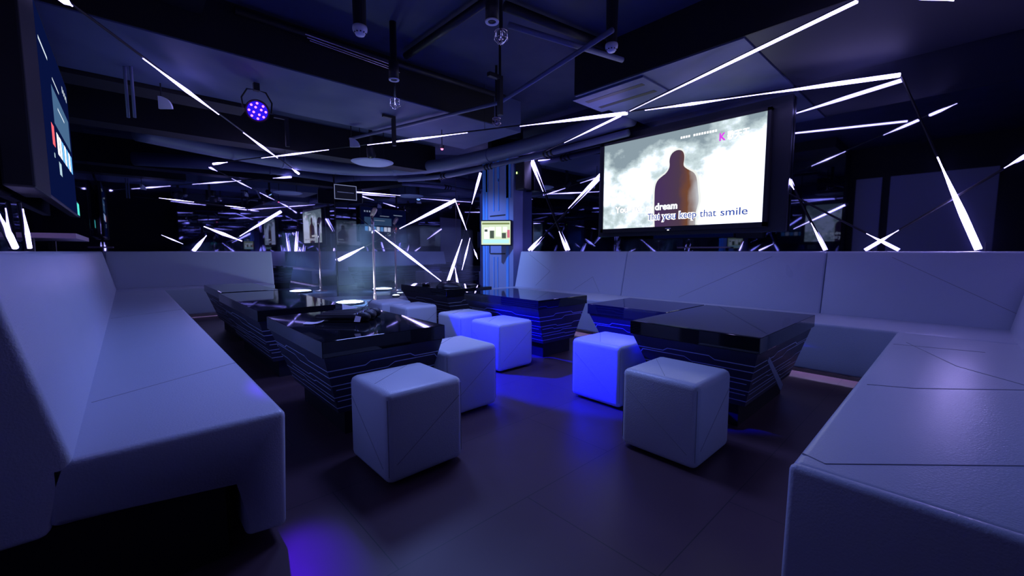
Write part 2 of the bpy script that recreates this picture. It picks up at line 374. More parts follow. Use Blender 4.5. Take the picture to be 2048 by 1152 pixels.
stool(2.24, 2.65, 4.15, 4.56, 'grey-looking cube stool near the foot of the farthest right table', S0)
stool(2.21, 2.62, 4.70, 5.11, 'cube stool behind the grey one, closest to the microphone stand', S0)
stool(1.46, 1.87, 4.55, 4.96, 'dark blue-shadowed cube stool right of the long left table', S0)

# ------------------------------------------------------------------ stage with light and mic stand
bm = bmesh.new(); P3 = [p0-DN*.02+DT*.02, p0-DN*.02+DT*3.1]
prof = [(P3[0].x, P3[0].y), (P3[1].x, P3[1].y), (4.75, 5.97), (3.9, 6.0), (3.1, 6.15), (2.6, 6.6), (2.35, 7.3), (2.3, 8.2), (2.4, 9.0)]
prism(bm, prof, 'z', 0, .09); tag(link('stage', bm, STAGE), 'low glossy stage platform with a rounded edge before the mirrored corner', 'stage')
def rnd_light(px, py, z, label, sz=.16, mat=GLOWB):
    p = at_z(px, py, z)
    t = thing('floor_light', label, 'floor light', (p.x, p.y, z), group='stage floor lights')
    part('housing', lathe(bmesh.new(), [(sz*.9, 0), (sz, .01), (sz, .03), (sz*.92, .04)], n=28), DARKMETAL, t)
    part('lens', lathe(bmesh.new(), [(sz*.88, .0405), (sz*.7, .05), (0, .052)], n=28), mat, t, True)
rnd_light(700, 608, .09, 'bright round stage floor light left of the microphone stand', .26)
rnd_light(792, 594, .09, 'small dim round floor light right of the microphone stand', .08, glow('stage_light_dim', (.6, .7, 1), 6))
# drifting haze low over the stage
def haze():
    m = bpy.data.materials.new('stage_haze'); m.use_nodes = True; N = m.node_tree.nodes; L = m.node_tree.links; N.clear()
    tc = N.new('ShaderNodeTexCoord'); n = N.new('ShaderNodeTexNoise'); n.inputs['Scale'].default_value = 1.6; n.inputs['Detail'].default_value = 5
    L.new(tc.outputs['Object'], n.inputs['Vector'])
    r = N.new('ShaderNodeMapRange'); r.inputs['From Min'].default_value = .42; r.inputs['From Max'].default_value = .75; r.inputs['To Min'].default_value = .012; r.inputs['To Max'].default_value = .26
    L.new(n.outputs['Fac'], r.inputs['Value'])
    v = N.new('ShaderNodeVolumeScatter'); v.inputs['Color'].default_value = (.6, .78, 1, 1); v.inputs['Anisotropy'].default_value = .2; L.new(r.outputs[0], v.inputs['Density'])
    o = N.new('ShaderNodeOutputMaterial'); L.new(v.outputs[0], o.inputs['Volume']); return m
q0, q1 = p0-DN*.06+DT*.1, p0-DN*.06+DT*2.9
bm = bmesh.new(); prism(bm, [(q0.x, q0.y), (q1.x, q1.y), (4.7, 6.3), (3.9, 6.35), (3.1, 6.5), (2.65, 6.9), (2.5, 7.6), (2.6, 8.9)], 'z', .16, 1.5)
hz = tag(link('haze', bm, haze()), 'thin bluish haze drifting over the stage before the mirrors', 'haze'); hz['kind'] = 'stuff'
MP = at_z(750, 604, .09)
t = thing('microphone_stand', 'slim pink steel microphone stand with a large vintage head on the stage', 'microphone stand', MP)
part('base', lathe(bmesh.new(), [(.14, 0), (.145, .012), (.05, .025), (.02, .05)], n=32), ROSE, t, True)
part('collar', lathe(bmesh.new(), [(.024, .05), (.028, .07), (.028, .16), (.018, .18)], n=16), ROSE, t, True)
part('pole', tube(bmesh.new(), [(0, 0, .05), (0, 0, 1.0), (-.004, 0, 1.04), (-.006, 0, 1.64)], [.022, .022, .016, .016], 12), ROSE, t, True)
part('grip', tube(bmesh.new(), [(-.006, 0, 1.3), (-.006, 0, 1.62)], [.026, .026], 12), CHROME, t, True)
m = Matrix.Rotation(math.radians(-40), 4, (FW.cross(Vector((0, 0, 1)))).normalized())
bm = lathe(bmesh.new(), [(.02, -.09), (.034, -.075), (.042, -.03), (.046, .03), (.04, .07), (.02, .09), (0, .094)], n=20)
bmesh.ops.transform(bm, matrix=Matrix.Translation((.02, -.01, 1.69)) @ Matrix.Rotation(math.radians(28), 4, FW), verts=bm.verts)
hd = part('microphone', bm, plain('champagne_mesh', (.85, .68, .5), .4, metal=.5), t, True)

# ------------------------------------------------------------------ pillar, touch screen, speaker
PX0, PX1, PY0, PY1 = 4.78, 5.2, 5.13, 5.93
struct('wall_pillar', box(PX0, PX1, PY0, PY1, 0, 2.62), PILLAR)
t = thing('pillar_cladding', 'blue and grey panel cladding with vertical circuit lines on the pillar face', 'wall panel', (PX0, (PY0+PY1)/2, 0))
bm = bmesh.new()
def pl(y0, y1, z0, z1): bx(bm, -.008, 0, y0, y1, z0, z1)
for y, z0, z1, wd in ((.375, .1, 2.6, .03), (.29, .1, 2.6, .022), (.30, 2.1, 2.6, .05), (.10, 1.75, 2.6, .012), (-.03, 1.75, 2.3, .012), (-.02, 2.25, 2.6, .03), (-.26, .1, 2.6, .03), (-.28, 1.95, 2.55, .06), (.10, .1, .95, .008), (0, .1, .95, .008), (.24, .1, 1.2, .006)):
    pl(y-wd, y+wd, z0, z1)
part('vertical_lines', bm, PLINE, t)
bm = bmesh.new()
for y0, y1, z0, z1 in ((-.2, .2, 1.0, 1.02), (.2, .215, 1.02, 1.16), (-.2, .2, 1.66, 1.68)): pl(y0, y1, z0, z1)
part('recess_outline', bm, DARKMETAL, t)
TC = at_x(992, 466, 4.575)
ang = math.atan2(-TC.x, TC.y)
t = thing('touch_screen', 'small bright song selection touch screen mounted on the blue pillar', 'touch screen', TC, ang-.12)
part('bezel', box(-.265, .265, -.02, .03, -.215, .215, bev=.008), DARKMETAL, t)
part('bracket', box(-.03, .03, .03, .22, -.08, .08), DARKMETAL, t)
def flat(name, rects, mat, parent, y):
    for x0, x1, z0, z1 in rects: o = part(name, quad(bmesh.new(), (x0, y, z0), (x1, y, z0), (x1, y, z1), (x0, y, z1)), mat, parent)
    return o
d = flat('display', [(-.245, .245, -.195, .195)], glow('touch_display', (.72, .85, .62), .95), t, -.0215)
flat('song_tile', [(-.20, -.11, -.10, .09), (.0, .09, -.06, .10), (.12, .19, .02, .10), (-.11, -.02, .04, .1)], glow('tile_white', (.9, .95, .95), 1.3), d, -.0222)
flat('dark_tile', [(-.10, -.03, -.09, .04), (.10, .17, -.09, .0), (-.19, -.14, .02, .06)], glow('tile_dark', (.12, .16, .14), .6), d, -.0226)
flat('red_tile', [(.19, .235, -.08, .05)], glow('tile_red', (.8, .2, .3), .8), d, -.0226)
flat('footer_bar', [(-.22, .22, -.17, -.11)], glow('tile_cyan', (.5, .9, 1), 1.0), d, -.0226)
flat('header_bar', [(-.23, .23, .14, .17)], glow('tile_green', (.25, .32, .12), .8), d, -.0226)
sp = at_x(1052, 350, 4.86)
t = thing('wall_speaker', 'black box speaker with a green indicator beside the pillar top', 'speaker', (4.88, 4.99, 2.28))
part('cabinet', box(-.09, .09, -.10, .10, -.22, .26, bev=.012), RUBBER, t)
part('bracket', box(.09, .12, -.03, .03, -.04, .04), DARKMETAL, t)
part('grille', lathe(bmesh.new(), [(.07, 0), (.08, .006), (0, .008)], n=20), DARKMETAL, t).matrix_local = Matrix.Translation((-.092, 0, -.06)) @ Matrix.Rotation(-math.pi/2, 4, 'Y')
part('indicator', box(-.096, -.09, .055, .075, .04, .07), GREEN, t)

# ------------------------------------------------------------------ large screen
TVX, TY0, TY1, TZ0, TZ1 = 4.87, 1.43, 3.40, 1.355, 2.475
t = thing('television', 'large karaoke television on the right wall showing lyrics and a back-turned figure', 'television', (TVX, (TY0+TY1)/2, (TZ0+TZ1)/2))
hw, hh = (TY1-TY0)/2, (TZ1-TZ0)/2
part('mounting_surround', box(.06, .12, -hw-.20, hw+.12, -hh-.10, hh+.13, bev=.006), plain('surround', (.02, .025, .04), .35), t)
bm = bmesh.new()
for r in ((-hw-.035, -hw, -hh-.045, hh+.03), (hw, hw+.035, -hh-.045, hh+.03), (-hw-.035, hw+.035, hh, hh+.03), (-hw-.035, hw+.035, -hh-.055, -hh)):
    bx(bm, -.012, .06, *r)
part('bezel', bm, RUBBER, t)
bm = bmesh.new(); bx(bm, 0, .05, -hw, hw, -hh, hh); scr = part('display', bm, cloud_mat(), t)
def sil(name, pts, mat, x):                     # outline in fractions of the picture (u from left, v from bottom)
    bm = bmesh.new(); vs = [bm.verts.new((x, hw-2*hw*u, -hh+2*hh*v)) for u, v in pts]; f = bm.faces.new(vs); bm.normal_update(); bmesh.ops.triangulate(bm, faces=[f]); return part(name, bm, mat, scr)
def figmat():
    m = bpy.data.materials.new('figure_picture'); m.use_nodes = True; N = m.node_tree.nodes; L = m.node_tree.links; N.clear()
    tc = N.new('ShaderNodeTexCoord'); s = N.new('ShaderNodeSeparateXYZ'); L.new(tc.outputs['Generated'], s.inputs[0])
    n = N.new('ShaderNodeTexNoise'); n.inputs['Scale'].default_value = 4; L.new(tc.outputs['Generated'], n.inputs['Vector'])
    a = N.new('ShaderNodeMath'); a.operation = 'MULTIPLY_ADD'; a.inputs[1].default_value = .25; L.new(n.outputs['Fac'], a.inputs[0]); L.new(s.outputs['Y'], a.inputs[2])
    cr = N.new('ShaderNodeValToRGB'); L.new(a.outputs[0], cr.inputs[0]); e = cr.color_ramp.elements
    e[0].position = .12; e[0].color = (.50, .52, .56, 1); e[1].position = 1; e[1].color = (.06, .03, .10, 1)
    q = cr.color_ramp.elements.new(.36); q.color = (.16, .06, .03, 1); q = cr.color_ramp.elements.new(.55); q.color = (.07, .04, .07, 1)
    em = N.new('ShaderNodeEmission'); em.inputs[1].default_value = 1.0; L.new(cr.outputs[0], em.inputs[0]); o = N.new('ShaderNodeOutputMaterial'); L.new(em.outputs[0], o.inputs[0]); return m
FIG = [(.39, 0), (.386, .12), (.383, .28), (.383, .44), (.40, .51), (.43, .545), (.455, .57), (.472, .61), (.478, .645), (.474, .70), (.480, .75), (.497, .785), (.525, .80), (.552, .785), (.566, .745), (.568, .69), (.562, .63),
       (.575, .60), (.60, .57), (.632, .535), (.648, .47), (.655, .36), (.664, .25), (.655, .18), (.645, .12), (.648, 0)]
for _ in range(2):
    FIG = [FIG[0]]+[q for (a, b), (c, d) in zip(FIG, FIG[1:]) for q in ((a*.75+c*.25, b*.75+d*.25), (a*.25+c*.75, b*.25+d*.75))]+[FIG[-1]]
cx_ = .52
sil('figure_outline', [(cx_+(u-cx_)*1.09, v*1.025) for u, v in FIG], glow('figure_halo', (.75, .78, .75), 1.1), -.001)
sil('figure_silhouette', FIG, figmat(), -.0018)
TXW = glow('lyric_white', (1, 1, 1), 1.9); TXB = glow('lyric_blue', (.02, .06, .35), 1.0); TXK = glow('logo_magenta', (.65, .05, .75), 1.1)
RO = (math.pi/2, 0, -math.pi/2)
def tx(name, body, size, mat, u0, u1, v, x, off=0):
    o = text_mesh(name, body, size, mat, scr, (x, hw-2*hw*u0, -hh+2*hh*v), RO, (1, 1, 1), off)
    xs = [q.co.x for q in o.data.vertices]; o.scale.x = 2*hw*(u1-u0)/(max(xs)-min(xs)); return o
SH = glow('lyric_shade', (.42, .48, .55), 1.0)
for body, a, b in (('You', .099, .195), ('are', .225, .295), ('my', .325, .37), ('dream', .388, .534)):
    tx('lyric_line_outline', body, .115, SH, a, b, .185, -.0022, .006); tx('lyric_line', body, .115, TXW, a+.001, b-.001, .185, -.003, .002)
for body, a, b in (('That', .339, .425), ('you', .443, .53), ('keep', .548, .648), ('that', .672, .765), ('smile', .785, .925)):
    tx('lyric_line_outline', body, .115, TXW, a-.003, b+.003, .080, -.0034, .009); tx('lyric_line', body, .115, TXB, a, b, .080, -.004, .001)
tx('logo_letter', 'K', .11, TXK, .762, .797, .812, -.003, .004)
tx('logo_characters', '\u6b4c\u5929\u738b', .10, TXW, .805, .917, .812, -.003, .0012)
bm = bmesh.new()
for k in range(14):
    if k == 4: continue
    u = .541+k*.0152; quad(bm, *[(-.003, hw-2*hw*(u+a), -hh+2*hh*(.905+b)) for a, b in ((0, 0), (.011, 0), (.011, .022), (0, .022))])
part('caption_marks', bm, glow('caption_white', (1, 1, 1), 1.3), scr)
bm = bmesh.new(); bx(bm, -.016, -.012, .0, .07, -hh-.032, -hh-.022); part('maker_badge', bm, WHITE, t)
bm = bmesh.new(); bx(bm, -.015, -.011, .022, .045, -hh-.05, -hh-.04); part('power_light', bm, TXW, t)

# ------------------------------------------------------------------ left screen (home menu)
t = thing('television', 'television on the left wall showing a dark blue home menu, seen edge-on', 'television', (-.31, 4.6, 1.95))
hw2, hh2 = .985, .56
part('case', box(-.05, -.001, -hw2-.02, hw2+.02, -hh2-.02, hh2+.02, bev=.004), RUBBER, t)
def rect_x(rects, x, bm=None):
    bm = bm or bmesh.new()
    for y0, y1, z0, z1 in rects: quad(bm, (x, y0, z0), (x, y1, z0), (x, y1, z1), (x, y0, z1))
    return bm
def rp(name, rects, x, mat, parent):
    for r_ in rects: o = part(name, rect_x([r_], x), mat, parent)
    return o
d = part('display', rect_x([(-hw2, hw2, -hh2, hh2)], .0005), glow('menu_background', (.006, .015, .12), .35), t)
rp('menu_panel', [(-.3, .85, -.02, .24)], .001, glow('menu_panel_blue', (.10, .22, .42), .6), d)
rp('app_tile', [(-.25+k*.16, -.12+k*.16, -.22, -.07) for k in (0, 1, 3, 5)], .0015, glow('menu_tile_white', (.85, .9, 1), 1.6), d)
rp('app_tile', [(-.25+k*.16, -.12+k*.16, -.22, -.07) for k in (2, 4, 6)], .0015, glow('menu_tile_blue', (.15, .45, .9), 1.3), d)
rp('round_icon', [(-.52, -.38, -.20, -.06)], .0015, glow('menu_icon_red', (1, .12, .15), 1.2), d)
rp('small_tile', [(-.25, -.1, -.36, -.27), (-.5, -.45, -.28, -.25)], .0015, glow('menu_tile_pale', (.5, .7, .8), .9), d)
rp('status_icon', [(.5+k*.1, .55+k*.1, .40, .45) for k in range(4)]+[(-.2, .2, .30, .315), (-.8, -.4, .36, .38), (.0, .45, .14, .155)], .0015, glow('menu_text_white', (.7, .8, .9), 1.0), d)
t = thing('equipment_shelf', 'small shelf box with pink light put into its colour below the left television', 'shelf', (XL, 4.3, 1.13))
part('board', box(0, .2, -.6, .6, 0, .03), plain('pink_lit_board', (.5, .33, .36), .6), t)  # pink light on the underside put into the board colour
part('bracket', box(0, .02, -.55, -.5, -.08, 0), DARKMETAL, t); part('bracket', box(0, .02, .5, .55, -.08, 0), DARKMETAL, t)
t = thing('wall_speaker', 'flat black speaker on the left wall just in front of the menu television', 'speaker', (XL, 3.2, 1.95))
part('cabinet', box(.02, .125, -.2, .36, -.6, .72, bev=.01), BLACK, t)
part('bracket', box(0, .02, -.05, .05, -.05, .05), DARKMETAL, t)
t = thing('exit_sign', 'small teal lit exit sign on the far left wall', 'exit sign', (XL+.03, 7.2, 1.55))
part('body', box(-.03, 0, -.17, .17, -.09, .09, bev=.005), DARKMETAL, t)
part('face', rect_x([(-.15, .15, -.07, .07)], .001), TEAL, t)

# hanging framed notice near the mirror corner
c = at_y(691, 385, 8.55)
t = thing('framed_notice', 'small black notice with a pale frame hanging before the mirror corner', 'sign', c, 0)
sc = .225
part('board', box(-sc, sc, -.006, .006, -.145, .145), RUBBER, t)
bm = bmesh.new()
for r in ((-sc, -sc+.012, -.145, .145), (sc-.012, sc, -.145, .145), (-sc, sc, .133, .145), (-sc, sc, -.145, -.133)): bx(bm, r[0], r[1], -.010, -.006, r[2], r[3])
part('frame', bm, glow('frame_pale_blue', (.35, .4, .75), .5), t)
bm = bmesh.new()
for k in range(12): bx(bm, -.165+k*.028, -.165+k*.028+.02, -.009, -.007, -.008, .006)
part('writing', bm, WHITE, t)
bm = bmesh.new()
for s in (-.18, .18): tube(bm, [(s, 0, .145), (s, 0, 3.1-c.z)], .003, 6)
part('hanging_wires', bm, DARKMETAL, t)

# ------------------------------------------------------------------ LED strips
def strip(a, b, lit, label, r=.016, rl=.019, mat=None, hang=False, back=(0, 0, 1)):
    """a,b ends; lit: list of (t0,t1,taper0,taper1) fractions"""
    a, b = Vector(a), Vector(b); mid = (a+b)/2
    t = thing('led_strip', label, 'light strip', mid, group='criss-crossing LED strips')
    bk = Vector(back)*.011
    part('channel', tube(bmesh.new(), [a-mid+bk, b-mid+bk], .009, 8), HOUSING, t)
    for (t0, t1, s0, s1) in lit:
        n = 9; pts = []; rr = []
        for i in range(n):
            f = i/(n-1); pts.append(a.lerp(b, t0+(t1-t0)*f)-mid)
            k = 1.0
            if s0: k = min(k, f/.6 if f < .6 else 1)
            if s1: k = min(k, (1-f)/.6 if f > .4 else 1)
            rr.append(rl*max(min(k, 1), .2)*.9)
        part('lit_section', tube(bmesh.new(), pts, rr, 10), mat or LED, t, True)
    if hang:
        bm = bmesh.new()
        for f in (.25, .75): p = a.lerp(b, f)-mid; tube(bm, [p, (p.x, p.y, ZC-mid.z)], .0025, 5)
        part('hanging_wire', bm, DARKMETAL, t)
    return t
WX = XR-.03
def frac(pa, pb, pts):
    """place along the 3D strip of a point seen on it"""
    return pts
def wstrip(fn, a, b, lit, label, **k):
    A, B = fn(*a), fn(*b); L = (B-A).length
    out = []
    for (q0, q1, s0, s1) in lit:
        f0 = (fn(*q0)-A).length/L; f1 = (fn(*q1)-A).length/L; out.append((max(0, f0), min(1, f1) if f1 < 1.02 else 1, s0, s1))
    return strip(A, B, out, label, back=BACK[fn], **k)
ZS = 2.545
Z = lambda x, y: at_z(x, y, ZS)
XW = lambda x, y: at_x(x, y, WX)
YW = lambda x, y: at_y(x, y, YB-.03)
DW = lambda x, y: at_d(x, y, .03)
XLW = lambda x, y: at_x(x, y, XL+.03)
def ZM(x, y): v = at_z(x, y, ZS); return Vector((2*XR-v.x, v.y, v.z))          # strip overhead, met through the right mirror
def LM(x, y): v = at_x(x, y, 2*XR-XL-.03); return Vector((2*XR-v.x, v.y, v.z))  # strip on the left wall, met through the right mirror
BACK = {ZM: (0, 0, 1), LM: (-1, 0, 0), Z: (0, 0, 1), XW: (1, 0, 0), YW: (0, 1, 0), DW: tuple(DN), XLW: (-1, 0, 0)}
wstrip(Z, (1720, 0), (1062, 318), [((1715, 3), (1262, 223), 0, 1), ((1245, 232), (1131, 286), 0, 1), ((1078, 312), (1062, 318), 1, 0)], 'long overhead light strip falling from the top edge to above the pillar', rl=.013)
wstrip(Z, (426, 328), (1256, 226), [((427, 328), (455, 324.5), 0, 1), ((525, 316.5), (659, 300), 1, 1), ((735, 290), (935, 265.5), 1, 1), ((1040, 252.5), (1255, 226), 1, 0)], 'long overhead light strip crossing the room from the back mirror to the screen', hang=True, rl=.02)
wstrip(Z, (1258, 225), (1800, 150), [((1290, 220.5), (1484, 193.5), 1, 1), ((1484, 193.5), (1800, 150), 1, 0)], 'bright overhead light strip above the large screen ending at the right wall', rl=.02)
wstrip(Z, (120, -6), (597, 347), [((120, -6), (144, 12), 0, 1), ((286, 117), (438, 229), 1, 1), ((487, 265.5), (555, 316), 1, 1), ((584, 337.5), (597, 347), 1, 0)], 'overhead light strip running from the upper left to the back mirror', rl=.024)
wstrip(XW, (1803, 152), (1957, 499), [((1875, 314), (1957, 499), 1, 0)], 'brightest light strip standing at the far right end of the sofa top', rl=.024, mat=LEDF)
wstrip(XW, (1730, 500), (2070, 300), [((1730, 500), (1797, 460), 0, 1), ((2008, 336), (2070, 300), 1, 0)], 'light strip leaning up to the right, crossing the brightest one', rl=.015)
wstrip(XW, (1571, 384), (1797, 500), [((1733, 467), (1797, 500), 1, 0)], 'light strip falling to the right, lit only at its foot', rl=.015)
wstrip(XW, (1577, 358), (1650, 500), [((1577, 358), (1588, 379), 0, 1), ((1622, 446), (1650, 500), 1, 0)], 'short light strip descending from the right frame of the large screen', rl=.015)
wstrip(XW, (1060, 318), (1133, 500), [((1060, 318), (1086, 383), 0, 1), ((1118, 463), (1133, 500), 1, 0)], 'light strip left of the large screen lit at top and foot', rl=.022)
wstrip(XW, (1201, 349), (1058, 500), [((1201, 349), (1137, 417), 0, 1), ((1083, 474), (1058, 500), 1, 0)], 'light strip leaning right toward the lower corner of the large screen', rl=.022)
wstrip(DW, (677, 520), (911, 400), [((677, 520), (728, 494), 0, 1), ((799, 457), (911, 400), 1, 0)], 'light strip on the stage mirror rising to the right behind the microphone', rl=.034, mat=LEDS)
wstrip(DW, (717, 435), (882, 562), [((750, 460.5), (882, 562), 1, 1)], 'long bright light strip on the stage mirror falling to the right', rl=.034, mat=LEDS)
wstrip(DW, (911, 402), (956, 520), [((911, 402), (933, 460), 1, 1), ((948, 499), (955, 518), 1, 1)], 'thin steep light strip on the stage mirror left of the pillar', rl=.026)
wstrip(DW, (961, 346), (928, 465), [((961, 346), (944, 408), 0, 1)], 'steep light strip beside the upper left edge of the pillar', rl=.03)
wstrip(DW, (927, 470), (895, 566), [((924, 479), (895, 566), 1, 0)], 'steep bright light strip reaching the far table top', rl=.034, mat=LEDS)
wstrip(DW, (940, 476), (924, 540), [((940, 476), (924, 540), 1, 1)], 'short thin light strip between the steep strips and the pillar', rl=.026)
wstrip(DW, (910, 535), (918, 585), [((910, 535), (918, 585), 1, 0)], 'very short light strip low on the stage mirror above the far table', rl=.028)
wstrip(DW, (712, 384), (801, 391), [((712, 384), (801, 391), 0, 1)], 'thin horizontal light strip high on the stage mirror beside the notice', rl=.012)
wstrip(YW, (408, 453), (486, 483), [((408, 453), (484, 482), 1, 1)], 'bright light strip falling right on the back mirror above the short sofa', rl=.034, mat=LEDS)
wstrip(YW, (413, 471), (387, 502), [((413, 471), (387, 502), 1, 0)], 'short steep light strip just above the short back sofa', rl=.03)
wstrip(YW, (462, 483), (562, 423), [((480, 473), (562, 423), 1, 0)], 'light strip rising to the right on the back mirror', rl=.028)
wstrip(YW, (318, 396), (500, 417), [((318, 396), (388, 404), 1, 1), ((450, 411), (490, 416), 1, 1)], 'faint level light strip high on the back mirror', rl=.012)
wstrip(YW, (323, 470), (366, 488), [((323, 470), (366, 488), 1, 1)], 'faint short light strip far left on the back mirror', rl=.012)
wstrip(XLW, (44, 405), (59, 496), [((46, 418), (59, 496), 1, 0)], 'light strip above the left sofa below the television', rl=.012)
wstrip(XLW, (-5, 420), (30, 494), [((-2, 427), (30, 494), 1, 0)], 'light strip at the left frame edge above the left sofa', rl=.014)

wstrip(ZM, (1577, 352), (1914, 207), [((1625, 332), (1690, 303), 1, 1), ((1768, 270), (1836, 240), 1, 0), ((1860, 230), (1914, 207), 0, 1)], 'overhead light strip near the camera, seen only as a broken line in the right mirror', rl=.017)
wstrip(LM, (1587, 458), (1690, 410), [((1587, 458), (1690, 410), 1, 0)], 'light strip on the left wall seen across the mirrored screen in the right mirror', rl=.02)

# ------------------------------------------------------------------ ceiling equipment
ZT = 2.6
def conduit(name, pts, r, label, cat='pipe', mat=None, n=12):
    b = tube(bmesh.new(), pts, r, n); return tag(link(name, b, mat or PIPE, smooth=True), label, cat)
conduit('water_pipe', [at_z(1018, 50, 2.72), at_z(1245, 120, 2.72)], .022, 'short pale pipe under the ceiling near the caged lamp')
conduit('conduit', [at_z(700, 278, 2.64), at_z(1000, 205, 2.66), at_z(1225, 60, 2.66)], .02, 'thin grey pipe running under the beam toward the pillar')
conduit('cable_conduit', [at_z(470, 20, 3.02), at_z(800, 130, 3.02), at_z(1010, 195, 3.02)], .03, 'dark cable conduit along the front of the wide beam', 'conduit', DARKMETAL)
conduit('cable_conduit', [at_z(812, 112, 3.04), at_z(990, -10, 3.04)], .035, 'dark conduit crossing the middle ceiling toward the camera', 'conduit', DARKMETAL)
conduit('cable_conduit', [at_z(1010, 12, 3.04), at_z(1260, 110, 3.04)], .04, 'dark conduit crossing the ceiling right of the downlight', 'conduit', DARKMETAL)
tag(link('cable_tray', (lambda b: [tube(b, [at_z(610+dx, 68+dy, 2.95), at_z(790+dx, 132+dy, 2.95)], .006, 6) for dx, dy in ((0, 0), (4, 7), (9, 13))] and b)(bmesh.new()), CHROME), 'thin bundled steel cable lines below the front of the beam', 'cables')
# big duct that follows the right wall, then bends round the stage corner
path = [Vector((4.76, 2.92, 2.74))]+[Vector(v) for v in ((4.78, 4.3, 2.72), (4.76, 5.7, 2.72), (4.55, 7.0, 2.71), (4.1, 7.95, 2.71), (3.3, 8.55, 2.70), (2.2, 8.6, 2.70), (1.1, 8.3, 2.70), (.2, 7.9, 2.70))]
def smooth_path(P, k=5):
    out = []
    for i in range(len(P)-1):
        a = P[max(i-1, 0)]; b = P[i]; c = P[i+1]; d = P[min(i+2, len(P)-1)]
        for j in range(k):
            t = j/k; out.append(.5*((2*b)+(c-a)*t+(2*a-5*b+4*c-d)*t*t+(3*b-a-3*c+d)*t**3))
    return out+[P[-1]]
t = thing('air_duct', 'thick painted duct running under the ceiling past the pillar and bending left', 'duct', (0, 0, 0))
part('pipe', tube(bmesh.new(), smooth_path(path), .12, 20), PIPE, t, True)
for c0 in (path[2], path[4], path[6]): 
    bm = bmesh.new()
    i = path.index(c0); d = (path[i+1]-path[i-1]).normalized()*.02; tube(bm, [c0-d, c0+d], .127, 20); part('joint_ring', bm, PIPE, t, True)
off = [p+Vector((.02 if i < 3 else .12, .06, -.185)) for i, p in enumerate(path[:5])]
t = thing('air_duct', 'thinner strapped pipe running beside and below the thick duct', 'duct', (0, 0, 0))
part('pipe', tube(bmesh.new(), smooth_path(off), .045, 14), PIPE, t, True)
for c0 in (off[1], off[2], off[3]):
    i = off.index(c0); d = (off[i]-off[i-1]).normalized()
    for s in (-.08, 0, .07): part('strap', tube(bmesh.new(), [c0+d*(s-.012), c0+d*(s+.012)], .056, 14), DARKMETAL, t)

def smoke(px, py, z, s, label):
    p = at_z(px, py, z); t = thing('smoke_detector', label, 'smoke detector', p)
    part('body', lathe(bmesh.new(), [(.05, .03), (.052, .015), (.05, 0), (.035, -.02), (.03, -.03), (0, -.032)], n=24), WHITE, t, True)
    bm = bmesh.new()
    for k in range(10):
        a = k*math.pi/5; bx(bm, .038*math.cos(a)-.004, .038*math.cos(a)+.004, .038*math.sin(a)-.004, .038*math.sin(a)+.004, -.019, -.012)
    part('vent_slots', bm, DARKMETAL, t)
    part('mounting_box', lathe(bmesh.new(), [(.045, .03), (.05, ZC-p.z)], n=16), DARKMETAL, t)
smoke(720, 62, 2.62, 1, 'white smoke detector on the ceiling left of centre')
smoke(1223, 96, 2.72, 1, 'pale smoke detector beside the end of the short ceiling pipe')
smoke(413, 388, 2.35, 1, 'tiny smoke detector far back on the left') if False else None
for p, lab in zip(DOWN, ('black cylinder downlight with pale ring at the top centre', 'black cylinder downlight with pale ring below the conduit junction')):
    t = thing('downlight', lab, 'ceiling lamp', p)
    part('cylinder', lathe(bmesh.new(), [(.045, .004), (.045, .16), (.03, .17), (.03, ZC-p.z)], n=24), DARKMETAL, t, True)
    bm = bmesh.new(); n = 28
    prof = [(.028, 0), (.045, -.004), (.048, .004), (.028, .006)]
    rings = [[bm.verts.new((r*math.cos(2*math.pi*k/n), r*math.sin(2*math.pi*k/n), z)) for k in range(n)] for r, z in prof+prof[:1]]
    for r0, r1 in zip(rings, rings[1:]):
        for k in range(n): bm.faces.new((r0[k], r0[(k+1) % n], r1[(k+1) % n], r1[k]))
    part('ring', bm, WHITE, t, True)
def cage(px, py, z, lab):
    p = at_z(px, py, z); t = thing('caged_sprinkler', lab, 'sprinkler', p)
    bm = bmesh.new()
    for k in range(6):
        a = k*math.pi/3; c_, s_ = math.cos(a), math.sin(a)
        tube(bm, [(.012*c_, .012*s_, .05), (.045*c_, .045*s_, .035), (.05*c_, .05*s_, -.02), (.02*c_, .02*s_, -.055), (0, 0, -.058)], .0022, 5)
    for z_, r_ in ((.03, .046), (-.022, .05)):
        tube(bm, [(r_*math.cos(k*math.pi/10), r_*math.sin(k*math.pi/10), z_) for k in range(21)], .002, 5, cap=False)
    part('wire_cage', bm, CHROME, t)
    part('head', lathe(bmesh.new(), [(.012, .06), (.012, .02), (.006, 0), (.018, -.02), (.018, -.024)], n=14), CHROME, t, True)
    part('drop_pipe', tube(bmesh.new(), [(0, 0, .05), (0, 0, ZC-p.z)], .014, 8), DARKMETAL, t)
cage(1002, 72, 2.62, 'large wire-caged sprinkler head beside the top downlight')
cage(790, 206, 2.5, 'wire-caged sprinkler head under the middle downlight')
cage(993, 243, 2.5, 'small wire-caged sprinkler head above the crossing light strip')
for px, py, lab in ((787, 238, 'black angled hanger post below the lit soffit'), (573, 240, 'black hanger post beside the blue spotlight'), (1000, 160, 'black hanger post right of centre above the caged sprinkler')):
    p = at_z(px, py, 2.66); t = thing('ceiling_hanger', lab, 'bracket', p)
    part('post', box(-.02, .02, -.02, .02, -.32, 0), DARKMETAL, t); part('arm', box(-.14, .02, -.02, .02, -.0, .035), DARKMETAL, t)
    if py == 160: part('rod', tube(bmesh.new(), [(0, 0, .03), (0, 0, ZC-p.z)], .012, 8), DARKMETAL, t)
p = at_z(745, 324, 2.50); t = thing('ceiling_speaker', 'pale oval ceiling fixture near the back of the room', 'ceiling fixture', p)
